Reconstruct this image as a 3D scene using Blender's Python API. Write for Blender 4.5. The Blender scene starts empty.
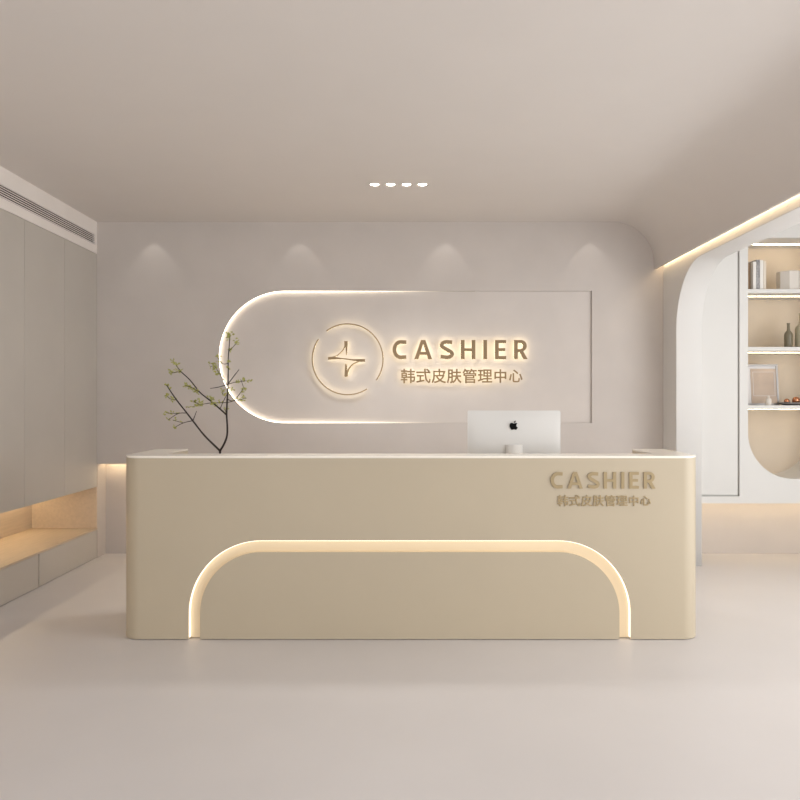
import bpy, bmesh, math, random
from mathutils import Vector, Matrix
PI = math.pi
rnd = random.Random(7)
C = bpy.context.scene.collection
H = 1.308           # eye height
F = 760.0           # focal length in pixels of an 800 px wide frame

# ------------------------------------------------------------------ materials
def lin(c):
    c = c / 255.0
    return c / 12.92 if c <= 0.04045 else ((c + 0.055) / 1.055) ** 2.4
def rgb(r, g, b): return (lin(r), lin(g), lin(b), 1.0)

def mat(name, col, rough=0.6, metal=0.0, var=0.03, scale=3.0, bump=0.0, bscale=60.0, spec=0.5, stretch=None):
    m = bpy.data.materials.new(name); m.use_nodes = True
    nt = m.node_tree; b = nt.nodes['Principled BSDF']
    b.inputs['Roughness'].default_value = rough
    b.inputs['Metallic'].default_value = metal
    b.inputs['Specular IOR Level'].default_value = spec
    tc = nt.nodes.new('ShaderNodeTexCoord')
    mp = nt.nodes.new('ShaderNodeMapping')
    if stretch: mp.inputs['Scale'].default_value = stretch
    nt.links.new(tc.outputs['Object'], mp.inputs['Vector'])
    n = nt.nodes.new('ShaderNodeTexNoise'); n.inputs['Scale'].default_value = scale
    n.inputs['Detail'].default_value = 5
    nt.links.new(mp.outputs['Vector'], n.inputs['Vector'])
    r = nt.nodes.new('ShaderNodeValToRGB')
    r.color_ramp.elements[0].position = 0.3; r.color_ramp.elements[1].position = 0.7
    r.color_ramp.elements[0].color = tuple(max(0, c * (1 - var)) for c in col[:3]) + (1,)
    r.color_ramp.elements[1].color = tuple(min(1, c * (1 + var)) for c in col[:3]) + (1,)
    nt.links.new(n.outputs['Fac'], r.inputs['Fac'])
    nt.links.new(r.outputs['Color'], b.inputs['Base Color'])
    if bump > 0:
        n2 = nt.nodes.new('ShaderNodeTexNoise'); n2.inputs['Scale'].default_value = bscale
        n2.inputs['Detail'].default_value = 6
        nt.links.new(tc.outputs['Object'], n2.inputs['Vector'])
        bp = nt.nodes.new('ShaderNodeBump'); bp.inputs['Strength'].default_value = bump
        bp.inputs['Distance'].default_value = 0.004
        nt.links.new(n2.outputs['Fac'], bp.inputs['Height'])
        nt.links.new(bp.outputs['Normal'], b.inputs['Normal'])
    return m

def emit(name, col, strength):
    m = bpy.data.materials.new(name); m.use_nodes = True
    nt = m.node_tree; nt.nodes.clear()
    e = nt.nodes.new('ShaderNodeEmission'); o = nt.nodes.new('ShaderNodeOutputMaterial')
    e.inputs['Color'].default_value = col; e.inputs['Strength'].default_value = strength
    nt.links.new(e.outputs[0], o.inputs[0])
    return m

WARM = (1.0, 0.78, 0.48, 1)
M = dict(
    wall=mat('greige_plaster', rgb(198, 190, 184), 0.75, bump=0.05, spec=0.2),
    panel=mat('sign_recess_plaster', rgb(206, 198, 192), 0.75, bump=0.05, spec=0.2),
    ceil=mat('ceiling_paint', rgb(216, 210, 205), 0.9, var=0.01, spec=0.1),
    arch=mat('white_arch_paint', rgb(218, 216, 213), 0.7, var=0.01, spec=0.2),
    floor=mat('microcement_floor', rgb(210, 206, 205), 0.42, var=0.025, scale=1.4, bump=0.03, bscale=8, spec=0.35),
    cab=mat('greige_laminate', rgb(192, 186, 178), 0.5, var=0.02, spec=0.3),
    cabin=mat('cabinet_carcass', rgb(170, 160, 148), 0.7),
    wood=mat('pale_oak_veneer', rgb(204, 186, 164), 0.55, var=0.06, scale=6, stretch=(8, 0.7, 8)),
    white=mat('white_lacquer', rgb(230, 227, 222), 0.45, var=0.01, spec=0.3),
    cabw=mat('cabinet_white_lacquer', rgb(213, 211, 207), 0.5, var=0.01, spec=0.3),
    nback=mat('beige_shelf_back', rgb(204, 190, 172), 0.7, var=0.03),
    desk=mat('sand_desk_lacquer', rgb(184, 171, 149), 0.42, var=0.012, spec=0.35),
    desktop=mat('cream_desk_top', rgb(248, 242, 230), 0.22, var=0.01, spec=0.8),
    groove=mat('cream_groove_lining', rgb(226, 208, 178), 0.6, var=0.01),
    brown=mat('bronze_letter_paint', rgb(140, 116, 84), 0.45, var=0.02),
    olive=mat('olive_gold_letter', rgb(160, 140, 104), 0.45, var=0.02),
    dark=mat('dark_void', rgb(30, 27, 25), 0.9, spec=0.05),
    trimw=mat('grille_paint', rgb(238, 231, 225), 0.6),
    alu=mat('brushed_aluminium', rgb(209, 207, 204), 0.5, metal=0.1, var=0.01),
    black=mat('gloss_black', rgb(5, 5, 5), 0.6, spec=0.1),
    bark=mat('dark_bark', rgb(44, 34, 30), 0.8, var=0.3, scale=30),
    leaf=mat('young_leaf', rgb(160, 160, 84), 0.6, var=0.25, scale=60),
    chrome=mat('lamp_reflector', rgb(90, 80, 72), 0.35, metal=0.5),
    book_w=mat('white_book_cloth', rgb(226, 222, 216), 0.7),
    book_g=mat('grey_book_cloth', rgb(150, 148, 148), 0.7, var=0.3, scale=70),
    book_b=mat('tan_book_cloth', rgb(150, 126, 100), 0.7),
    book_c=mat('cream_book_cloth', rgb(214, 204, 190), 0.7),
    paper=mat('page_edges', rgb(232, 226, 214), 0.9, var=0.08, scale=80),
    ceram=mat('matt_white_ceramic', rgb(212, 205, 196), 0.6),
    olive_glass=mat('dark_olive_ceramic', rgb(112, 104, 84), 0.4),
    sage=mat('sage_ceramic', rgb(164, 156, 132), 0.5),
    silver=mat('silver_frame', rgb(160, 157, 156), 0.4, metal=0.3),
    mount=mat('pale_picture_mount', rgb(214, 211, 210), 0.8),
    art=mat('beige_art_print', rgb(184, 166, 150), 0.8, var=0.1, scale=9),
    copper=mat('copper', rgb(200, 140, 105), 0.25, metal=0.9),
    tray=mat('grey_tray', rgb(140, 136, 134), 0.4, metal=0.2),
    glass=mat('vase_stoneware', rgb(120, 112, 102), 0.5),
    led_cove=emit('led_cove', WARM, 7),
    led_sign=emit('led_sign', (1, 0.87, 0.68, 1), 11),
    led_desk=emit('led_desk', (1, 0.87, 0.68, 1), 2.0),
    led_shelf=emit('led_shelf', WARM, 20),
    led_under=emit('led_under', WARM, 17),
    led_letter=emit('led_letter', (1, 0.83, 0.52, 1), 4.3),
    lamp=emit('lamp_face', (1, 0.97, 0.92, 1), 12),
)

# the sign strip dims along its length
nt = M['led_sign'].node_tree
tc = nt.nodes.new('ShaderNodeTexCoord'); sx = nt.nodes.new('ShaderNodeSeparateXYZ'); mr = nt.nodes.new('ShaderNodeMapRange')
nt.links.new(tc.outputs['Object'], sx.inputs[0]); nt.links.new(sx.outputs['X'], mr.inputs['Value'])
mr.inputs['From Min'].default_value = -1.1; mr.inputs['From Max'].default_value = 0.45
mr.inputs['To Min'].default_value = 6.5; mr.inputs['To Max'].default_value = 0.35; mr.interpolation_type = 'SMOOTHSTEP'
nt.links.new(mr.outputs['Result'], nt.nodes['Emission'].inputs['Strength'])

# ------------------------------------------------------------------ helpers
def setp(o, label=None, cat=None, group=None, kind=None):
    if label: o['label'] = label
    if cat: o['category'] = cat
    if group: o['group'] = group
    if kind: o['kind'] = kind
    return o
def link(name, me, m, parent=None):
    o = bpy.data.objects.new(name, me); C.objects.link(o)
    if m is not None:
        if not me.materials: me.materials.append(m)
    if parent is not None: o.parent = parent
    return o
def obj(name, bm, m, parent=None, smooth=False, loc=None):
    bmesh.ops.recalc_face_normals(bm, faces=bm.faces)
    me = bpy.data.meshes.new(name); bm.to_mesh(me); bm.free()
    if smooth:
        for p in me.polygons: p.use_smooth = True
        me.set_sharp_from_angle(angle=math.radians(40))
    o = link(name, me, m, parent)
    if parent is not None:                     # geometry is given in world space
        o.matrix_parent_inverse = Matrix.Identity(4)
        off = Vector(parent.location); q_ = parent.parent
        while q_ is not None: off += Vector(q_.location); q_ = q_.parent
        me.transform(Matrix.Translation(-off))
    return o
def thing(name, label, cat, loc, group=None):
    o = bpy.data.objects.new(name, None); C.objects.link(o); o.location = loc
    o.empty_display_size = 0.1
    return setp(o, label, cat, group)
def box(bm, x0, x1, y0, y1, z0, z1, bev=0.0):
    g = bmesh.ops.create_cube(bm, size=1.0)['verts']
    for v in g:
        v.co = Vector((x0 + (v.co.x + .5) * (x1 - x0), y0 + (v.co.y + .5) * (y1 - y0), z0 + (v.co.z + .5) * (z1 - z0)))
    if bev > 0:
        es = list({e for v in g for e in v.link_edges})
        bmesh.ops.bevel(bm, geom=es, offset=bev, segments=2, affect='EDGES', profile=0.5)
    return bm
def bx(*a, **k): return box(bmesh.new(), *a, **k)

def fill(loops, w0, w1, f, bevel=0.0):
    """flat outline with holes, filled and given thickness w0..w1; f maps (u,v,w) to the world"""
    cu = bpy.data.curves.new('tmp', 'CURVE'); cu.dimensions = '2D'; cu.fill_mode = 'BOTH'
    cu.extrude = abs(w1 - w0) / 2 - bevel
    if bevel > 0:
        cu.bevel_depth = bevel; cu.bevel_resolution = 2; cu.offset = -bevel
    for lp in loops:
        s = cu.splines.new('POLY'); s.points.add(len(lp) - 1)
        for p, q in zip(s.points, lp): p.co = (q[0], q[1], 0, 1)
        s.use_cyclic_u = True
    o = bpy.data.objects.new('tmp', cu); C.objects.link(o)
    bpy.context.view_layer.update()
    me = bpy.data.meshes.new_from_object(o.evaluated_get(bpy.context.evaluated_depsgraph_get()))
    bpy.data.objects.remove(o); bpy.data.curves.remove(cu)
    bm = bmesh.new(); bm.from_mesh(me); bpy.data.meshes.remove(me)
    bmesh.ops.remove_doubles(bm, verts=bm.verts, dist=1e-5)
    mid = (w0 + w1) / 2
    for v in bm.verts: v.co = Vector(f(v.co.x, v.co.y, v.co.z + mid))
    return bm
XZ = lambda u, v, w: (u, w, v)
YZ = lambda u, v, w: (w, u, v)
XY = lambda u, v, w: (u, v, w)
def arc(cx, cy, r, a0, a1, n=24):
    return [(cx + r * math.cos(math.radians(a0 + (a1 - a0) * i / n)), cy + r * math.sin(math.radians(a0 + (a1 - a0) * i / n))) for i in range(n + 1)]
def rect(a, b, c, d): return [(a, c), (b, c), (b, d), (a, d)]
def ribbon(pts, half0, half1, depth):
    """thin band following pts (2-D), half widths along the path, returns outline"""
    L, R = [], []
    n = len(pts)
    for i, p in enumerate(pts):
        a = pts[max(0, i - 1)]; b = pts[min(n - 1, i + 1)]
        dx, dy = b[0] - a[0], b[1] - a[1]; l = math.hypot(dx, dy) or 1
        t = i / (n - 1); h = half0 + (half1 - half0) * t
        L.append((p[0] - dy / l * h, p[1] + dx / l * h)); R.append((p[0] + dy / l * h, p[1] - dx / l * h))
    return L + R[::-1]
def lathe(bm, prof, cx, cy, n=32, a=0.0):
    rings = []
    for r, z in prof:
        if r < 1e-6: rings.append([bm.verts.new((cx, cy, z))])
        else: rings.append([bm.verts.new((cx + r * math.cos(a + 2 * PI * k / n), cy + r * math.sin(a + 2 * PI * k / n), z)) for k in range(n)])
    for A, B in zip(rings, rings[1:]):
        for k in range(n):
            a0, a1 = A[k % len(A)], A[(k + 1) % len(A)]; b0, b1 = B[k % len(B)], B[(k + 1) % len(B)]
            vs = []
            for v in (a0, a1, b1, b0):
                if v not in vs: vs.append(v)
            if len(vs) > 2: bm.faces.new(vs)
    return bm
def tube(bm, pts, radii, n=8):
    pts = [Vector(p) for p in pts]; rings = []
    up = Vector((0, 1, 0))
    for i, p in enumerate(pts):
        d = (pts[min(len(pts) - 1, i + 1)] - pts[max(0, i - 1)]).normalized()
        a = d.cross(up).normalized(); b = d.cross(a).normalized()
        rings.append([bm.verts.new(p + (a * math.cos(2 * PI * k / n) + b * math.sin(2 * PI * k / n)) * radii[i]) for k in range(n)])
    for A, B in zip(rings, rings[1:]):
        for k in range(n): bm.faces.new((A[k], A[(k + 1) % n], B[(k + 1) % n], B[k]))
    bm.faces.new(rings[0]); bm.faces.new(rings[-1][::-1])
    return bm
def at(px, py, Y): return Vector(((px - 405) * Y / F, Y, H + (401 - py) * Y / F))

# ------------------------------------------------------------------ setting
YW, YN = 6.333, 6.52            # sign wall, back of the floor-level niche
XL, XLR, XR, XR2 = -2.567, -3.12, 2.15, 2.353
YB = -1.6
def struct(name, bm, m, **k): return setp(obj(name, bm, m, **k), kind='structure')

struct('floor', bx(-3.4, 4.3, YB, 6.7, -0.1, 0), M['floor'])
LX = [(-0.2088 + 0.1098 * i, 5.25) for i in range(4)]
struct('ceiling', fill([rect(-3.4, 4.3, YB, 6.7)] + [arc(x, y, 0.041, 0, 345, 23) for x, y in LX], 2.8, 2.9, XY), M['ceil'])
ZN = 0.783
pill = arc(-1.0, 1.675, 0.55, 90, 270, 48) + [(1.558, 1.125), (1.558, 2.225)]
struct('wall_back', fill([rect(XL - 0.5, XR2, ZN, 2.8), pill], YW, YW + 0.020, XZ), M['wall'])
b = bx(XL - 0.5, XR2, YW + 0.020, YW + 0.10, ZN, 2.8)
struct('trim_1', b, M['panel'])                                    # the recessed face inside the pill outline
struct('trim_2', bx(-3.4, 4.3, YN, YN + 0.1, 0, 2.8), M['wall'])      # wall behind the floor-level niche
struct('wall_left', bx(-3.3, XLR, YB, 6.6, 0, 2.8), M['wall'])
struct('trim_3', bx(XLR, XL, YW + 0.008, YN, 0, 2.8), M['wall'])
# bulkhead with the air grille
GZ0, GZ1, GY0, GY1 = 2.598, 2.696, 3.2, 6.312
struct('trim_4', fill([rect(YB, YW, 2.535, 2.8), rect(GY0, GY1, GZ0, GZ1)], XL - 0.03, XL, YZ), M['trimw'])
struct('trim_5', bx(XLR, XL - 0.03, YB, YW, 2.535, 2.56), M['trimw'])
# curved drop of the ceiling towards the arch wall
r = 0.34; xs = 2.075
prof = arc(xs - r, 2.8 - r, r, 90, 0, 28) + [(xs, 2.405), (xs + 0.015, 2.405), (xs + 0.015, 2.52), (XR, 2.52), (XR, 2.8)]
struct('trim_6', fill([prof], YB, YW, XZ), M['ceil'], smooth=True)
# arch wall
YA0, YA1, ZA, RA = 0.9, 6.025, 2.365, 0.5
lp = [(YB, 0), (YA0, 0)] + arc(YA0 + RA, ZA - RA, RA, 180, 90, 20) + arc(YA1 - RA, ZA - RA, RA, 90, 0, 28) + [(YA1, 0), (YW, 0), (YW, 2.8), (YB, 2.8)]
struct('wall_right', fill([lp], XR, XR2, YZ, bevel=0.004), M['arch'])
struct('wall_far_right', bx(4.2, 4.3, 4.6, 6.6, 0, 2.8), M['arch'])

# ------------------------------------------------------------------ left cabinets
YS = [6.333, 5.733, 5.126, 4.522, 3.918]
labs = ['tall grey handleless wall cabinet in the corner against the sign wall',
        'tall grey handleless wall cabinet between the corner cabinet and the one nearer the camera',
        'tall grey handleless wall cabinet cut by the left edge of the photo',
        'tall grey handleless wall cabinet nearest the camera at the left']
for i in range(4):
    y1, y0 = YS[i], YS[i + 1]
    t = thing('wall_cabinet', labs[i], 'cabinet', (-2.84, (y0 + y1) / 2, 0.595), 'grey wall cabinets along the left wall')
    obj('body', bx(XLR + 0.001, XL - 0.022, y0 + 0.0005, y1 - 0.0005, 0.595, 2.534), M['cabin'], t)
    obj('door', bx(XL - 0.0215, XL, y0 + 0.0018, y1 - 0.0018, 0.593, 2.532, bev=0.0015), M['cab'], t)
ZB = 0.25
o = setp(obj('bench_top', bx(XLR + 0.001, XL + 0.004, 3.32, YW + 0.006, ZB - 0.014, ZB, bev=0.002), M['wood']),
         'long pale oak ledge on the low drawers under the grey wall cabinets', 'ledge')
for i, (y0, y1, lb) in enumerate([(5.33, 6.333, 'low grey drawer unit under the oak ledge, in the far corner'),
                                   (4.33, 5.33, 'low grey drawer unit under the oak ledge, cut by the left photo edge'),
                                   (3.33, 4.33, 'low grey drawer unit under the oak ledge, nearest the camera')]):
    t = thing('drawer_unit', lb, 'drawer unit', (-2.84, (y0 + y1) / 2, 0), 'low drawer units under the ledge')
    obj('body', bx(XLR + 0.001, XL - 0.02, y0 + 0.001, y1 - 0.001, 0, ZB - 0.0142), M['cabin'], t)
    obj('drawer_front', bx(XL - 0.0195, XL, y0 + (0.008 if i == 0 else 0.004), y1 - (0.008 if i == 1 else 0.001), 0.004, ZB - 0.017, bev=0.0015), M['cab'], t)
setp(obj('oak_back_panel', bx(XLR + 0.0005, XLR + 0.012, 3.32, YW + 0.006, ZB + 0.0005, 0.594), M['wood']),
     'pale oak panel behind the lit ledge below the grey wall cabinets', 'panel')
setp(obj('oak_end_panel', bx(XLR + 0.013, XL - 0.001, YW - 0.006, YW + 0.0075, ZB + 0.0005, 0.592), M['wood']),
     'pale oak panel closing the far end of the lit ledge recess', 'panel')
setp(obj('light_strip', bx(-3.05, -3.03, 3.4, YW - 0.05, 0.586, 0.5945), M['led_under']),
     'warm light strip under the grey wall cabinets above the oak ledge', 'light strip')
# grille
t = thing('air_grille', 'long dark-slotted linear air grille in the bulkhead above the grey cabinets', 'air vent', (XL, 4.7, 2.647))
fr = fill([rect(GY0, GY1, GZ0, GZ1), rect(GY0 + .006, GY1 - .006, GZ0 + .004, GZ1 - .004)], XL - 0.028, XL + 0.002, YZ)
obj('frame', fr, M['trimw'], t)
bm = bmesh.new()
for k in range(6):
    z = GZ0 + 0.004 + (GZ1 - GZ0 - 0.008) * (k + 0.5) / 6
    g = bmesh.ops.create_cube(bm, size=1)['verts']
    for v in g:
        p = Vector((v.co.x * 0.004, v.co.y * (GY1 - GY0 - 0.0125), v.co.z * 0.006))
        p.rotate(Matrix.Rotation(0.0, 3, 'Y'))
        v.co = Vector((XL - 0.002, (GY0 + GY1) / 2, z)) + p
obj('slats', bm, M['trimw'], t)
obj('backing', bx(XL - 0.0295, XL - 0.0285, GY0 + 0.001, GY1 - 0.001, GZ0 + .001, GZ1 - .001), M['dark'], t)
setp(obj('light_strip', bx(XL + 0.02, XR - 0.02, YW + 0.12, YW + 0.135, ZN + 0.002, ZN + 0.012), M['led_under']),
     'warm light strip under the sign wall lighting the floor niche', 'light strip')
struct('trim_7', bx(XL, XR2, YW + 0.1, YN, ZN + 0.0125, 2.8), M['wall'])
# cove strip
setp(obj('light_strip', bx(XR - 0.022, XR - 0.0005, YB + 0.1, YW - 0.02, 2.4385, 2.444), M['led_cove']),
     'long warm light strip hidden behind the ceiling drop above the arch', 'light strip')

# ------------------------------------------------------------------ display cabinet in the arch
YC, YD = 6.06, 6.49
t = thing('display_cabinet', 'white built-in cabinet with a pill-shaped shelf niche beyond the arch', 'cabinet', (3.1, 6.3, 0.491))
X0, XP0, XP1 = XR2 + 0.001, 2.735, 3.469
RP = (XP1 - XP0) / 2; ZT, ZC = 2.61, 1.053
niche = [(XP0, ZT)] + arc((XP0 + XP1) / 2, ZC, RP, 180, 360, 48) + [(XP1, ZT)]
door = rect(X0 + 0.006, 2.668, 0.548, 2.775)
obj('body', fill([rect(X0, 4.19, 0.491, 2.798), niche, door], YC, YD, XZ), M['cabw'], t, smooth=True)
obj('door', bx(X0 + 0.008, 2.655, YC + 0.006, YC + 0.028, 0.560, 2.773, bev=0.0015), M['cabw'], t)
obj('door_backing', bx(X0 + 0.0065, 2.6675, YC + 0.0285, YC + 0.04, 0.549, 2.774), M['cabw'], t)
obj('back_panel', bx(X0, 4.19, YD, YD + 0.012, 0.491, 2.798), M['nback'], t)
shz = [2.170, 1.708, 1.241]; SH = 0.032
for z in shz:
    s = obj('shelf', bx(XP0 + 0.001, XP1 - 0.001, YC + 0.01, YD - 0.0005, z, z + SH, bev=0.0015), M['cabw'], t)
    obj('light_strip', bx(XP0 + 0.004, XP1 - 0.004, YC + 0.195, YC + 0.201, z - 0.003, z - 0.0003), M['led_shelf'], s)
obj('light_strip', bx(XP0 + 0.004, XP1 - 0.004, YC + 0.25, YC + 0.259, ZT - 0.004, ZT - 0.0005), M['led_shelf'], t)
obj('light_strip', bx(X0 + 0.02, 4.1, YC + 0.30, YC + 0.315, 0.482, 0.4905), M['led_under'], t)

# books on the top shelf
zs = shz[0] + SH + 0.0003
def book(label, x0, w, h, d, mcov, ytip, mat_sp=None):
    y0 = YC + ytip
    t = thing('book', label, 'book', (x0 + w / 2, y0 + d / 2, zs), 'upright books on the top niche shelf')
    bm = bmesh.new(); c = 0.0025
    box(bm, x0, x0 + w, y0, y0 + c, zs, zs + h); box(bm, x0, x0 + c, y0 + c, y0 + d, zs, zs + h); box(bm, x0 + w - c, x0 + w, y0 + c, y0 + d, zs, zs + h)
    obj('cover', bm, mcov, t)
    obj('pages', bx(x0 + c, x0 + w - c, y0 + c, y0 + d - 0.004, zs + 0.003, zs + h - 0.004), M['paper'], t)
    return t
t = thing('file_box', 'brown open-topped box file at the left end of the top niche shelf', 'box file', (2.77, YC + 0.2, zs), None)
obj('box', bx(2.739, 2.797, YC + 0.09, YC + 0.33, zs, zs + 0.225, bev=0.002), M['book_b'], t)
obj('lid_edge', bx(2.7395, 2.7965, YC + 0.0905, YC + 0.3295, zs + 0.2255, zs + 0.232), M['cabin'], t)
book('slim white book standing beside the brown box file', 2.799, 0.024, 0.226, 0.17, M['book_w'], 0.05)
book('grey speckled book standing between two white books', 2.825, 0.028, 0.242, 0.18, M['book_g'], 0.05)
book('white book standing right of the grey speckled one', 2.855, 0.024, 0.238, 0.18, M['book_w'], 0.05)
book('cream book at the right end of the row', 2.881, 0.022, 0.230, 0.17, M['book_c'], 0.05)
bm = bmesh.new()
lathe(bm, [(0, 0), (0.088, 0), (0.093, 0.006), (0.093, 0.150), (0.088, 0.156), (0.078, 0.156), (0.076, 0.05), (0, 0.045)], 0, 0, n=8, a=0.39)
for v in bm.verts: v.co += Vector((3.125, YC + 0.13, zs))
setp(obj('planter', bm, M['ceram']), 'white faceted ceramic planter right of the books on the top shelf', 'planter')
zs = shz[1] + SH + 0.0003
def bottle(label, x, y, s, m):
    bm = bmesh.new()
    lathe(bm, [(0, 0), (0.030 * s, 0), (0.033 * s, 0.005), (0.034 * s, 0.105 * s), (0.030 * s, 0.122 * s), (0.014 * s, 0.142 * s), (0.011 * s, 0.16 * s), (0.011 * s, 0.195 * s), (0.014 * s, 0.198 * s), (0.013 * s, 0.204 * s), (0.007 * s, 0.204 * s), (0, 0.16 * s)], x, y, 28)
    for v in bm.verts: v.co.z += zs
    return setp(obj('bottle', bm, m, smooth=True), label, 'bottle', 'ceramic bottles on the middle niche shelf')
bottle('dark olive ceramic bottle on the middle niche shelf', 3.118, YC + 0.12, 0.98, M['olive_glass'])
bottle('taller pale sage bottle at the right photo edge', 3.222, YC + 0.12, 1.38, M['sage'])
zs = shz[2] + SH + 0.0003
# framed picture leaning at the left of the lowest shelf
t = thing('picture_frame', 'silver framed beige picture leaning on the lowest niche shelf', 'picture frame', (2.87, YC + 0.22, zs))
def tiltbm(bm, y, z, a):
    R = Matrix.Translation((0, y, z)) @ Matrix.Rotation(a, 4, 'X') @ Matrix.Translation((0, -y, -z))
    bmesh.ops.transform(bm, matrix=R, verts=bm.verts); return bm
fy = YC + 0.2; a = -0.10
fx0, fx1, fz0, fz1 = 2.742, 3.085, zs + 0.002, zs + 0.340
obj('frame', tiltbm(fill([rect(fx0, fx1, fz0, fz1), rect(fx0 + .014, fx1 - .014, fz0 + .014, fz1 - .014)], fy, fy + 0.02, XZ), fy, fz0, a), M['silver'], t)
obj('mount', tiltbm(bx(fx0 + .0145, fx1 - .0145, fy + 0.009, fy + 0.013, fz0 + .0145, fz1 - .0145), fy, fz0, a), M['mount'], t)
obj('print', tiltbm(bx(fx0 + .118, fx1 - .0148, fy + 0.006, fy + 0.0088, fz0 + .0148, fz1 - .036), fy, fz0, a), M['art'], t)
bm = fill([rect(fx0 + .135, fx1 - .028, fz0 + .075, fz1 - .062), rect(fx0 + .138, fx1 - .031, fz0 + .078, fz1 - .065)], fy + 0.004, fy + 0.0058, XZ)
obj('inner_line', tiltbm(bm, fy, fz0, a), M['mount'], t)
t = thing('small_jar', 'small white stoppered jar in front of the framed picture', 'jar', (2.932, YC + 0.07, zs))
obj('jar', lathe(bmesh.new(), [(0, zs), (0.021, zs), (0.023, zs + .004), (0.023, zs + .045), (0.017, zs + .056), (0.009, zs + .060), (0, zs + .060)], 2.932, YC + 0.07, 24), M['ceram'], t, smooth=True)
obj('stopper', lathe(bmesh.new(), [(0, zs + .0602), (0.007, zs + .0602), (0.009, zs + .068), (0.006, zs + .076), (0, zs + .078)], 2.932, YC + 0.07, 20), M['ceram'], t, smooth=True)
bm = lathe(bmesh.new(), [(0, 0), (0.07, 0), (0.115, 0.012), (0.122, 0.024), (0.118, 0.024), (0.108, 0.016), (0.06, 0.006), (0, 0.006)], 0, 0, 40)
for v in bm.verts: v.co = Vector((3.175 + v.co.x, YC + 0.15 + v.co.y, zs + v.co.z))
setp(obj('tray', bm, M['tray'], smooth=True), 'shallow round grey dish holding two copper balls on the lowest shelf', 'dish')
for x, y, rr, lb in ((3.112, YC + 0.135, 0.022, 'smaller copper ball at the left of the grey dish'), (3.190, YC + 0.14, 0.030, 'larger copper ball in the middle of the grey dish')):
    bm = bmesh.new(); bmesh.ops.create_uvsphere(bm, u_segments=28, v_segments=16, radius=rr)
    for v in bm.verts: v.co += Vector((x, y, zs + 0.009 + rr + 0.001))
    setp(obj('copper_ball', bm, M['copper'], smooth=True), lb, 'decorative ball', 'copper balls in the grey dish')

# ------------------------------------------------------------------ reception desk
DL, DR, DF, DB, DH, TH = -1.556, 1.622, 4.16, 4.77, 1.007, 0.195
rc = 0.10
def ushape(inset=0.0):
    l, rr_, f, bk = DL + inset, DR - inset, DF + inset, DB - inset
    return ([(l, bk)] + arc(l + rc, f + rc, rc, 180, 270, 14) + arc(rr_ - rc, f + rc, rc, 270, 360, 14) + [(rr_, bk), (DR - TH, bk), (DR - TH, DF + 0.19), (DL + TH, DF + 0.19), (DL + TH, bk)])
desk = thing('reception_desk', 'long sand-coloured reception desk with rounded corners and a glowing arch groove', 'reception desk', (0, 4.4, 0))
body = fill([ushape()], 0.004, DH - 0.012, XY)
# groove cutter
gl, gr, gt, gR, gw = -1.185, 1.237, 0.5445, 0.40, 0.063
def archpath(d, z0):
    R_ = gR - d
    return [(gl + d, z0)] + arc(gl + gR, gt - gR, R_, 180, 90, 30) + arc(gr - gR, gt - gR, R_, 90, 0, 30) + [(gr - d, z0)]
band = archpath(0, -0.02) + archpath(gw, -0.02)[::-1]
me = bpy.data.meshes.new('c'); bmc = fill([band], DF - 0.05, DF + 0.032, XZ); bmesh.ops.recalc_face_normals(bmc, faces=bmc.faces); bmc.to_mesh(me); bmc.free()
cutter = bpy.data.objects.new('c', me); C.objects.link(cutter)
bo = obj('body', body, M['desk'], desk)
bo.data.materials.append(M['groove'])
cutter.data.materials.append(M['groove'])
cutter.matrix_world = Matrix.Translation(Vector((0, 0, 0)))
md = bo.modifiers.new('cut', 'BOOLEAN'); md.object = cutter; md.operation = 'DIFFERENCE'; md.solver = 'EXACT'; md.material_mode = 'TRANSFER'
bpy.context.view_layer.update()
nm = bpy.data.meshes.new_from_object(bo.evaluated_get(bpy.context.evaluated_depsgraph_get()))
bo.modifiers.clear(); bo.data = nm; nm.name = 'body'
bpy.data.objects.remove(cutter)
for p in nm.polygons: p.use_smooth = True
nm.set_sharp_from_angle(angle=math.radians(30))
obj('counter_top', fill([ushape()], DH - 0.012, DH, XY), M['desktop'], desk)
obj('work_surface', bx(DL + TH + 0.001, DR - TH - 0.001, DF + 0.191, DB - 0.01, 0.72, 0.75, bev=0.002), M['desktop'], desk)
strip = archpath(0.0004, 0.012) + archpath(0.0045, 0.012)[::-1]
obj('light_strip', fill([strip], DF + 0.010, DF + 0.030, XZ), M['led_desk'], desk)

# ------------------------------------------------------------------ lettering
def stroke(pts, w):
    """closed outline round a stroke with flat, mitred ends"""
    h = w / 2; L = []; Rr = []; n = len(pts)
    for i, p in enumerate(pts):
        def nrm(a, b):
            dx, dy = b[0] - a[0], b[1] - a[1]; l = math.hypot(dx, dy); return (-dy / l, dx / l)
        if i == 0: nn = nrm(pts[0], pts[1]); k = 1
        elif i == n - 1: nn = nrm(pts[-2], pts[-1]); k = 1
        else:
            a = nrm(pts[i - 1], p); b_ = nrm(p, pts[i + 1]); nn = (a[0] + b_[0], a[1] + b_[1]); l = math.hypot(*nn); nn = (nn[0] / l, nn[1] / l)
            k = 1 / max(0.5, nn[0] * a[0] + nn[1] * a[1])
        L.append((p[0] + nn[0] * h * k, p[1] + nn[1] * h * k)); Rr.append((p[0] - nn[0] * h * k, p[1] - nn[1] * h * k))
    return L + Rr[::-1]
def earc(cx, cy, rx, ry, a0, a1, n=18):
    return [(cx + rx * math.cos(math.radians(a0 + (a1 - a0) * i / n)), cy + ry * math.sin(math.radians(a0 + (a1 - a0) * i / n))) for i in range(n + 1)]
W = 0.195
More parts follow.
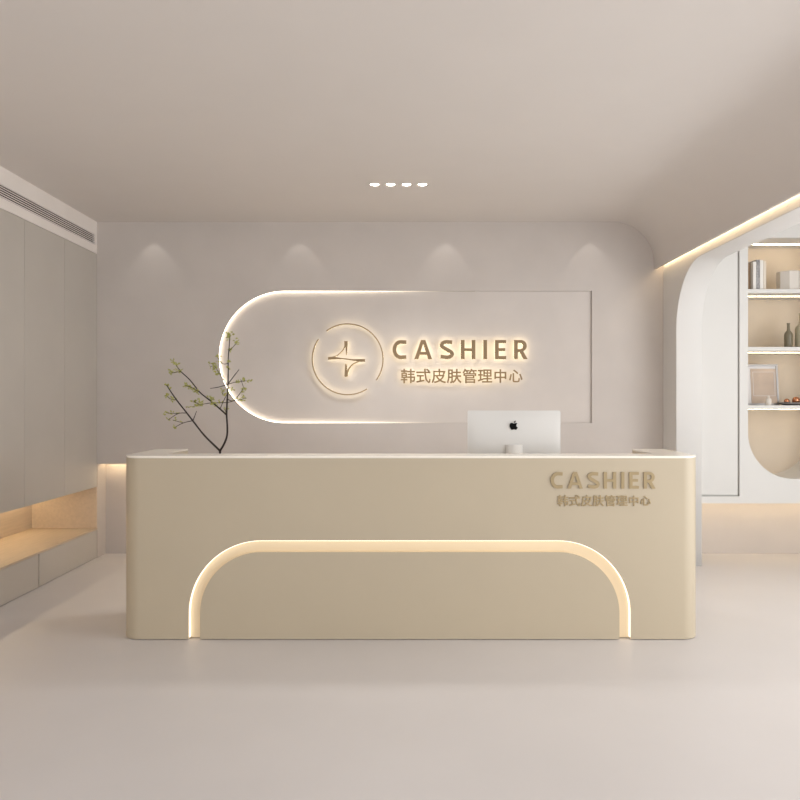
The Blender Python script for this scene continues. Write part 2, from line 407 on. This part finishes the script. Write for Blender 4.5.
def glyph(ch):
    """outlines in a box of height 1; returns (width, [loops]) - loops of one letter are united strokes"""
    h = W / 2
    if ch == 'C':
        return 0.72, [stroke([(0.72, 1 - h - 0.015)] + earc(0.44, 0.5, 0.44 - h, 0.5 - h, 80, 280, 26) + [(0.72, h + 0.015)], W)]
    if ch == 'A':
        o = [(0, 0), (0.35, 1), (0.58, 1), (0.93, 0), (0.72, 0), (0.645, 0.225), (0.285, 0.225), (0.21, 0)]
        return 0.92, [o, [(0.338, 0.385), (0.592, 0.385), (0.465, 0.80)]]
    if ch == 'S':
        p = [(0.64, 1 - h - 0.02)] + earc(0.36, 0.735, 0.265, 0.265 - h + 0.0, 75, 225, 16) + earc(0.37, 0.27, 0.265, 0.27 - h, 50, -105, 16) + [(0.04, h + 0.045)]
        return 0.68, [stroke(p, W)]
    if ch == 'H':
        return 0.76, [[(0, 0), (W, 0), (W, .42), (.76 - W, .42), (.76 - W, 0), (.76, 0), (.76, 1), (.76 - W, 1), (.76 - W, .57), (W, .57), (W, 1), (0, 1)]]
    if ch == 'I': return W, [[(0, 0), (W, 0), (W, 1), (0, 1)]]
    if ch == 'E':
        return 0.58, [[(0, 0), (.58, 0), (.58, .165), (W, .165), (W, .42), (.53, .42), (.53, .58), (W, .58), (W, .835), (.58, .835), (.58, 1), (0, 1)]]
    if ch == 'R':
        o = [(0, 0), (W, 0), (W, .36), (.29, .36), (.48, 0), (.71, 0), (.485, .405)] + earc(.36, .695, .30, .305, -62, 90, 16) + [(0, 1)]
        i = [(W, .53)] + [(.34, .53)] + earc(.34, .69, .125, .15, -80, 80, 10) + [(.34, .845), (W, .845)]
        return 0.70, [o, i]
def word_english(parent, x0, x1, z0, z1, yf, th, m, back=None):
    s = z1 - z0
    letters = [glyph(c) for c in 'CASHIER']
    tot = sum(l[0] for l in letters) * s
    gap = (x1 - x0 - tot) / 6; x = x0
    for w, loops in letters:
        lp = [[(x + u * s, z0 + v * s) for u, v in l] for l in loops]
        L = obj('letter', fill(lp, yf, yf + th, XZ), m, parent)
        if back: backlight(lp, yf + th, L)
        x += w * s + gap
def backlight(lp, y, par):
    off = Vector(par.parent.location)
    o = obj('backlight', fill(lp, y + 0.0005, y + 0.0035, XZ), M['led_letter'], None)
    o.data.transform(Matrix.Translation(-off)); o.parent = par
def word_chinese(parent, x0, x1, z0, z1, yf, th, m, bold, back=False):
    txt = '韩式皮肤管理中心'
    n = len(txt); step = (x1 - x0) / (n - 0.08)
    for i, ch in enumerate(txt):
        cu = bpy.data.curves.new('t', 'FONT'); cu.body = ch; cu.size = 1.0; cu.resolution_u = 2; cu.fill_mode = 'FRONT'
        o = bpy.data.objects.new('t', cu); C.objects.link(o); bpy.context.view_layer.update()
        me = bpy.data.meshes.new_from_object(o.evaluated_get(bpy.context.evaluated_depsgraph_get()))
        X = [v.co.x for v in me.vertices]; Yv = [v.co.y for v in me.vertices]
        cx, cy, ex = (min(X) + max(X)) / 2, (min(Yv) + max(Yv)) / 2, max(max(X) - min(X), max(Yv) - min(Yv))
        bpy.data.meshes.remove(me)
        sc = (z1 - z0) / ex * (0.93 if ch in '中心' else 1.0)
        def build(y0, y1, off):
            cu.extrude = max(0.0001, (y1 - y0) / 2 - off) / sc; cu.bevel_depth = off / sc; cu.bevel_resolution = 1; cu.fill_mode = 'BOTH'
            bpy.context.view_layer.update()
            me = bpy.data.meshes.new_from_object(o.evaluated_get(bpy.context.evaluated_depsgraph_get()))
            bm = bmesh.new(); bm.from_mesh(me); bpy.data.meshes.remove(me)
            bmesh.ops.remove_doubles(bm, verts=bm.verts, dist=1e-5)
            for v in bm.verts:
                v.co = Vector((x0 + step * i + (z1 - z0) / 2 + (v.co.x - cx) * sc, (y0 + y1) / 2 - v.co.z * sc, (z0 + z1) / 2 + (v.co.y - cy) * sc))
            return bm
        L = obj('character', build(yf, yf + th, bold), m, parent)
        if back:
            o2 = obj('backlight', build(yf + th + 0.0005, yf + th + 0.003, 0), M['led_letter'], None)
            o2.data.transform(Matrix.Translation(-Vector(parent.location))); o2.parent = L
        bpy.data.objects.remove(o); bpy.data.curves.remove(cu)

YP = YW + 0.020                     # face of the recessed panel
S = 120.0
def wx(px): return (px - 405) * (YP - 0.05) / F
def wz(py): return H + (401 - py) * (YP - 0.05) / F
t = thing('wall_sign', 'bronze back-lit CASHIER sign with round star emblem on the sign wall', 'sign', (0, YP - 0.03, 1.68))
word_english(t, wx(392.5), wx(527.5), wz(359.2), wz(340), YP - 0.052, 0.012, M['brown'], True)
word_chinese(t, wx(401), wx(523), wz(383), wz(369), YP - 0.052, 0.010, M['brown'], 0.0020, True)
cx, cz, R = wx(347.6), wz(359.3), 35.4 / F * (YP - 0.05)
for a0, a1 in ((145.5, 303.2), (-36.4, 126.8)):
    lp = arc(cx, cz, R + 0.0048, a0, a1, 60) + arc(cx, cz, R - 0.0048, a1, a0, 60)
    L = obj('ring', fill([lp], YP - 0.052, YP - 0.040, XZ), M['brown'], t); backlight([lp], YP - 0.040, L)
def q(pts): return [(wx(320 + x / 14.545), wz(335 + y / 14.545)) for x, y in pts]
def bez(a, b, c, d, n=12):
    out = []
    for i in range(n + 1):
        t_ = i / n; u = 1 - t_
        out.append((u**3 * a[0] + 3*u*u*t_*b[0] + 3*u*t_*t_*c[0] + t_**3*d[0], u**3*a[1] + 3*u*u*t_*b[1] + 3*u*t_*t_*c[1] + t_**3*d[1]))
    return out
up = [(352, 88), (404, 88), (400, 160), (392, 288), (379, 288), (372, 185)] + bez((368, 178), (335, 240), (290, 285), (222, 318)) + [(300, 332), (380, 340), (480, 352), (655, 348), (655, 390), (570, 390), (470, 372), (380, 355), (250, 350), (117, 362), (117, 320), (180, 315)] + bez((210, 308), (290, 275), (345, 215), (355, 150))
dn = bez((572, 392), (480, 420), (425, 480), (408, 560)) + [(405, 608), (355, 608), (366, 424), (390, 424), (398, 520)] + bez((400, 510), (420, 460), (470, 405), (545, 385))
for lp in (q(up), q(dn)):
    L = obj('star', fill([lp], YP - 0.052, YP - 0.040, XZ), M['brown'], t); backlight([lp], YP - 0.040, L)
# light strips round the rounded end of the pill recess
def pl(d): return [(0.585, 2.225 - d)] + [(-1.0 + 1.585 * k / 10, 2.225 - d) for k in range(9, 0, -1)] + arc(-1.0, 1.675, 0.55 - d, 90, 270, 60) + [(-1.0 + 1.585 * k / 10, 1.125 + d) for k in range(1, 11)]
def taper(path, w):
    out = []
    for (x, z) in path:
        k = 1.0 if x < -0.8 else max(0.25, 1 - (x + 0.8) / 1.385)
        out.append(w * k)
    return out
pa = pl(0.0005); n = len(pa)
inn = []
ww = taper(pa, 0.0028)
for i, (x, z) in enumerate(pa):
    a_ = pa[max(0, i - 1)]; b_ = pa[min(n - 1, i + 1)]
    dx, dz = b_[0] - a_[0], b_[1] - a_[1]; l = math.hypot(dx, dz)
    inn.append((x - dz / l * ww[i], z + dx / l * ww[i]))
setp(obj('light_strip', fill([pa + inn[::-1]], YW + 0.003, YW + 0.018, XZ), M['led_sign']),
     'glowing warm light strip round the rounded left end of the sign recess', 'light strip')

t = thing('desk_sign', 'olive gold CASHIER lettering on the upper right of the desk front', 'sign', (1.06, DF, 0.87))
def dx_(px): return (px - 405) * DF / F
def dz_(py): return H + (401 - py) * DF / F
word_english(t, dx_(550.5), dx_(655), dz_(488.5), dz_(472), DF - 0.0072, 0.007, M['olive'])
word_chinese(t, dx_(557.5), dx_(651), dz_(506), dz_(495.3), DF - 0.0052, 0.005, M['olive'], 0.0014)

# ------------------------------------------------------------------ desktop computer
YI = 4.56
def ip(px, py): v = at(px, py, YI); return v.x, v.z
x0, z1 = ip(467.5, 410.5); x1, _ = ip(560.5, 410)
t = thing('desktop_computer', 'silver all-in-one computer seen from behind, standing on the desk', 'computer', ((x0 + x1) / 2, YI, 0.75))
zlo = z1 - 0.42
rr = 0.012
case = arc(x0 + rr, z1 - rr, rr, 180, 90, 6) + arc(x1 - rr, z1 - rr, rr, 90, 0, 6) + arc(x1 - rr, zlo + rr, rr, 0, -90, 6) + arc(x0 + rr, zlo + rr, rr, 270, 180, 6)
bm = fill([case], YI - 0.004, YI + 0.004, XZ)
obj('display_case', bm, M['alu'], t)
# gently bulged back
bm = bmesh.new(); nx, nz = 24, 18
g = [[None] * (nz + 1) for _ in range(nx + 1)]
for i in range(nx + 1):
    for j in range(nz + 1):
        u, v = i / nx, j / nz
        k = (math.sin(PI * u) * math.sin(PI * v)) ** 0.6
        g[i][j] = bm.verts.new((x0 + 0.004 + (x1 - x0 - 0.008) * u, YI - 0.0042 - 0.022 * k, zlo + 0.004 + (z1 - zlo - 0.008) * v))
for i in range(nx):
    for j in range(nz): bm.faces.new((g[i][j], g[i + 1][j], g[i + 1][j + 1], g[i][j + 1]))
obj('back_shell', bm, M['alu'], t, smooth=True)
obj('screen', bx(x0 + 0.008, x1 - 0.008, YI + 0.0045, YI + 0.0062, zlo + 0.06, z1 - 0.008), M['black'], t)
sx0, sz = ip(505, 444.5); sx1, _ = ip(521.5, 444.5)
bm = bmesh.new()
prof = [(YI - 0.030, sz), (YI - 0.045, sz - 0.02), (YI - 0.085, 0.80), (YI - 0.095, 0.758), (YI - 0.03, 0.7575), (YI + 0.09, 0.757), (YI + 0.09, 0.751), (YI - 0.10, 0.751), (YI - 0.10, 0.77), (YI - 0.092, 0.80), (YI - 0.055, sz - 0.012), (YI - 0.040, sz)]
prof = [(YI - 0.027, sz), (YI - 0.034, sz), (YI - 0.10, 0.78), (YI - 0.10, 0.7505), (YI + 0.09, 0.7505), (YI + 0.09, 0.757), (YI - 0.09, 0.757), (YI - 0.09, 0.78), (YI - 0.027, sz - 0.03)]
obj('stand', fill([prof], sx0, sx1, YZ), M['white'], t)
ax, az = ip(513.3, 425.2)
u = 9.2 / F * YI     # logo height
def ap(pts): return [(ax + x * u, az + y * u) for x, y in pts]
apple = bez((0.0, 0.20), (-0.10, 0.20), (-0.12, 0.27), (-0.24, 0.27)) + bez((-0.24, 0.27), (-0.50, 0.26), (-0.52, -0.10), (-0.36, -0.36))[1:] + bez((-0.36, -0.36), (-0.24, -0.56), (-0.16, -0.46), (0.0, -0.44))[1:] + bez((0.0, -0.44), (0.14, -0.46), (0.24, -0.56), (0.36, -0.34))[1:] + [(0.41, -0.22)] + bez((0.41, -0.22), (0.20, -0.12), (0.20, 0.10), (0.37, 0.18))[1:] + bez((0.37, 0.18), (0.25, 0.32), (0.12, 0.24), (0.02, 0.20))[1:]
leafp = bez((0.0, 0.28), (0.0, 0.42), (0.10, 0.50), (0.19, 0.52), 6) + bez((0.19, 0.52), (0.20, 0.38), (0.10, 0.28), (0.0, 0.28), 6)[1:-1]
bm = fill([ap(apple)], YI - 0.0285, YI - 0.0235, XZ)
bm2 = fill([ap(leafp)], YI - 0.0285, YI - 0.0235, XZ)
me = bpy.data.meshes.new('x'); bm2.to_mesh(me); bm2.free(); bm.from_mesh(me); bpy.data.meshes.remove(me)
obj('logo', bm, M['black'], t)

# ------------------------------------------------------------------ branch in a vase
YV = 4.50
vx = at(220, 455, YV).x
bm = lathe(bmesh.new(), [(0, 0.7505), (0.045, 0.7505), (0.06, 0.78), (0.058, 0.83), (0.028, 0.89), (0.022, 0.92), (0.028, 0.935), (0.023, 0.935), (0.017, 0.92), (0.02, 0.89), (0.045, 0.83), (0.045, 0.79), (0, 0.77)], vx, YV, 36)
setp(obj('vase', bm, M['glass'], smooth=True), 'grey stoneware vase behind the desk ledge holding the branch', 'vase')
BR = [
 ([(400,668),(400,655),(370,625),(320,575),(265,505),(232,462),(183,400),(150,352),(133,325)], .0062, .0016, -.02),
 ([(400,655),(425,610),(437,560),(433,470),(436,400),(438,360),(440,320),(441,260),(441,200),(446,130),(450,70)], .0055, .0012, .02),
 ([(430,472),(395,440),(350,402),(300,362),(250,300),(205,258),(180,225),(165,207)], .004, .0012, .05),
 ([(265,503),(215,515),(172,538)], .002, .001, -.03), ([(265,503),(283,455)], .0022, .001, .02),
 ([(232,465),(190,468),(140,500)], .002, .001, -.05), ([(190,468),(160,466),(133,465)], .0015, .0008, -.02),
 ([(436,322),(395,335),(352,342)], .0022, .0012, .04), ([(440,320),(470,280),(495,248)], .0025, .0014, -.04),
 ([(440,322),(480,310),(545,303)], .002, .0009, .03), ([(400,445),(420,400),(438,365)], .0018, .001, .02),
 ([(436,395),(465,405),(490,380),(515,345)], .002, .0009, -.05), ([(465,405),(495,400),(530,390)], .0016, .0008, -.02),
 ([(465,405),(430,413),(350,415),(300,425),(240,438)], .0018, .0009, .05),
 ([(445,155),(470,130),(488,108)], .0016, .0008, .03), ([(438,218),(412,218),(388,185)], .0016, .0008, -.03),
 ([(437,325),(405,280),(375,235),(352,232)], .0018, .0008, .04),
 ([(183,400),(155,395),(130,378)], .0014, .0008, .02), ([(300,362),(265,340),(228,328)], .0018, .0008, -.02),
 ([(205,258),(175,262),(150,268)], .0014, .0008, .02), ([(165,500),(190,508),(215,513)], .0012, .0008, -.02),
 ([(505,300),(512,320),(520,345)], .0012, .0007, .02), ([(300,425),(275,410),(265,403)], .0012, .0007, .02), ([(415,375),(414,355),(416,345)], .0012, .0007, -.02),
 ([(433,470),(425,450),(420,445)], .0012, .0007, .02)]
def bp(x, y, dy):
    px, py = 140 + x / 5, 320 + y / 5
    Y = YV + dy
    return at(px, py, Y)
plant = thing('branch', 'dark bare branch with tiny green leaves rising at the left of the desk', 'branch', (vx, YV, 0.93))
bm = bmesh.new()
b0 = at(220, 455, YV)
for idx, (pts, ra, rb, dd) in enumerate(BR):
    n = len(pts); P = []
    for i, (x, y) in enumerate(pts):
        f = i / (n - 1)
        hgt = max(0, (655 - y) / 500)
        P.append(bp(x, y, dd * f * (1 + hgt) + (0.02 * math.sin(idx * 2.1 + i) if 0 < i else 0) * 0.3))
    if idx == 0: P.insert(0, Vector((vx, YV, 0.80)))
    if idx == 0: n += 1
    # smooth by subdivision
    Q = []
    for i in range(len(P) - 1):
        p0 = P[max(0, i - 1)]; p1 = P[i]; p2 = P[i + 1]; p3 = P[min(len(P) - 1, i + 2)]
        for k in range(4):
            s = k / 4
            Q.append(0.5 * ((2 * p1) + (-p0 + p2) * s + (2 * p0 - 5 * p1 + 4 * p2 - p3) * s * s + (-p0 + 3 * p1 - 3 * p2 + p3) * s ** 3))
    Q.append(P[-1])
    tube(bm, Q, [0.0003 + 1.15 * ra + (rb - ra) * (i / (len(Q) - 1)) + 0.0002 * math.sin(i * 1.7) for i in range(len(Q))], 7)
obj('stem', bm, M['bark'], plant, smooth=True)
CL = [(450,70,14,8),(437,88,10,5),(483,112,14,9),(455,150,10,5),(441,210,9,6),(441,240,8,6),(388,188,10,5),(395,212,12,5),(365,228,20,10),(375,250,16,8),(395,270,12,4),(418,290,8,2),
      (165,208,11,6),(182,225,12,6),(160,265,15,9),(187,258,12,5),(202,250,8,3),(133,326,9,5),(145,345,6,2),(135,378,12,7),(158,392,14,7),(178,400,8,3),
      (228,328,12,7),(250,338,14,9),(275,350,16,9),(292,362,8,4),(135,465,10,4),(162,468,8,3),(188,467,8,3),(145,500,10,3),(175,498,8,3),(172,538,8,4),(210,515,6,2),
      (240,438,10,3),(268,405,10,5),(285,425,18,12),(295,410,10,5),(310,420,8,4),(345,385,10,5),(362,400,14,9),(365,422,16,9),(395,415,14,6),(415,355,9,7),(418,375,8,4),(425,450,14,6),
      (440,368,9,3),(463,348,8,5),(460,400,6,2),(482,308,8,3),(500,310,9,4),(515,298,9,4),(530,310,8,3),(545,305,6,3),(518,348,13,9),(505,365,8,2),(495,398,10,4),(518,392,12,5),(525,388,5,2)]
bm = bmesh.new()
for (x, y, sp, cnt) in CL:
    for k in range(int(cnt * 1.9)):
        c = bp(x + rnd.gauss(0, sp * .45), y + rnd.gauss(0, sp * .45), rnd.uniform(-.02, .04) + 0.02)
        L = rnd.uniform(.010, .022); w = L * .62
        d = Vector((rnd.uniform(-1, 1), rnd.uniform(-.6, .6), rnd.uniform(-.4, 1))).normalized()
        s = d.cross(Vector((rnd.uniform(-1, 1), rnd.uniform(-1, 1), rnd.uniform(-1, 1)))).normalized()
        nn = d.cross(s) * L * .18
        base = c; tip = c + d * L
        v = [bm.verts.new(base), bm.verts.new(c + d * L * .45 + s * w / 2 + nn), bm.verts.new(tip), bm.verts.new(c + d * L * .45 - s * w / 2 + nn), bm.verts.new(c + d * L * .5 - nn * .4)]
        for a_, b_ in ((0, 1), (1, 2), (2, 3), (3, 0)): bm.faces.new((v[a_], v[b_], v[4]))
obj('leaves', bm, M['leaf'], plant)

# ------------------------------------------------------------------ ceiling lights
names = ['leftmost', 'second from left', 'third from left', 'rightmost']
for (x, y), nm_ in zip(LX, names):
    t = thing('downlight', f'small round recessed ceiling light, {nm_} of the four in a row', 'ceiling light', (x, y, 2.8), 'recessed lights in the ceiling above the desk')
    obj('trim_ring', lathe(bmesh.new(), [(0.0405, 2.7995), (0.048, 2.7995), (0.048, 2.798), (0.040, 2.798), (0.038, 2.799), (0.0405, 2.7995)], x, y, 36), M['ceil'], t, smooth=True)
    obj('reflector', lathe(bmesh.new(), [(0.0395, 2.799), (0.037, 2.815), (0.031, 2.84), (0.032, 2.84), (0.0405, 2.815), (0.0405, 2.799)], x, y, 36), M['chrome'], t, smooth=True)
    obj('lamp', lathe(bmesh.new(), [(0, 2.800), (0.027, 2.802), (0.034, 2.812), (0, 2.815)], x, y, 28), M['lamp'], t, smooth=True)

# ------------------------------------------------------------------ lights
def area(name, loc, to, sx, sy, power, col=(1, .96, .91)):
    l = bpy.data.lights.new(name, 'AREA'); l.shape = 'RECTANGLE'; l.size = sx; l.size_y = sy; l.energy = power; l.color = col
    o = bpy.data.objects.new(name, l); C.objects.link(o); o.location = loc
    o.rotation_euler = (Vector(to) - Vector(loc)).to_track_quat('-Z', 'Y').to_euler()
    return o
def spot(name, loc, to, power, ang, blend, col=(1, .95, .88), r=0.01):
    l = bpy.data.lights.new(name, 'SPOT'); l.energy = power; l.spot_size = math.radians(ang); l.spot_blend = blend; l.color = col; l.shadow_soft_size = r
    o = bpy.data.objects.new(name, l); C.objects.link(o); o.location = loc
    o.rotation_euler = (Vector(to) - Vector(loc)).to_track_quat('-Z', 'Y').to_euler()
    return o
area('window_daylight', (4.1, 2.6, 1.5), (0, 3.4, 1.3), 3.0, 2.4, 62, (.975, .99, 1))
area('side_room_up_fill', (3.6, 2.4, 0.9), (0, 3.4, 2.8), 3.0, 1.2, 12, (.975, .99, 1))  # added upward fill in the side room, standing for bounce off its floor
area('front_fill_right', (1.9, -1.5, 1.5), (1.6, 5, 1.6), 2.0, 2.4, 27, (.975, .99, 1))  # added fill behind the camera, simulating daylight; no window is built there
area('front_fill_left', (-1.9, -1.5, 1.5), (1.6, 5, 1.6), 2.0, 2.4, 20, (.975, .99, 1))  # second added fill behind the camera, aimed across to the right
for px in (155, 300, 445, 590):
    X = (px - 405) / 120
    spot('wall_washer', (X, YW - 0.14, 2.79), (X, YW - 0.03, 2.0), 1.0, 66, 0.35)
for x, y in LX: spot('downlight_beam', (x, y, 2.793), (x, y, 0), 30, 126, 0.8, (1, .98, .95), 0.22)

w = bpy.data.worlds.new('world'); bpy.context.scene.world = w; w.use_nodes = True
w.node_tree.nodes['Background'].inputs[0].default_value = (.975, .99, 1, 1)
w.node_tree.nodes['Background'].inputs[1].default_value = 1.43

# ------------------------------------------------------------------ camera
cam = bpy.data.cameras.new('camera'); co = bpy.data.objects.new('camera', cam); C.objects.link(co)
co.location = (0, 0, H); co.rotation_euler = (PI / 2, 0, 0)
cam.sensor_width = 36; cam.lens = F / 800 * 36; cam.shift_x = -5 / 800; cam.shift_y = 1 / 800; cam.clip_start = 0.05
sc = bpy.context.scene; sc.camera = co
sc.view_settings.view_transform = 'Standard'; sc.view_settings.look = 'None'; sc.view_settings.gamma = 1
sc.view_settings.use_curve_mapping = False; sc.view_settings.exposure = 0.1
sc.cycles.max_bounces = 10; sc.cycles.diffuse_bounces = 6; sc.cycles.use_denoising = True
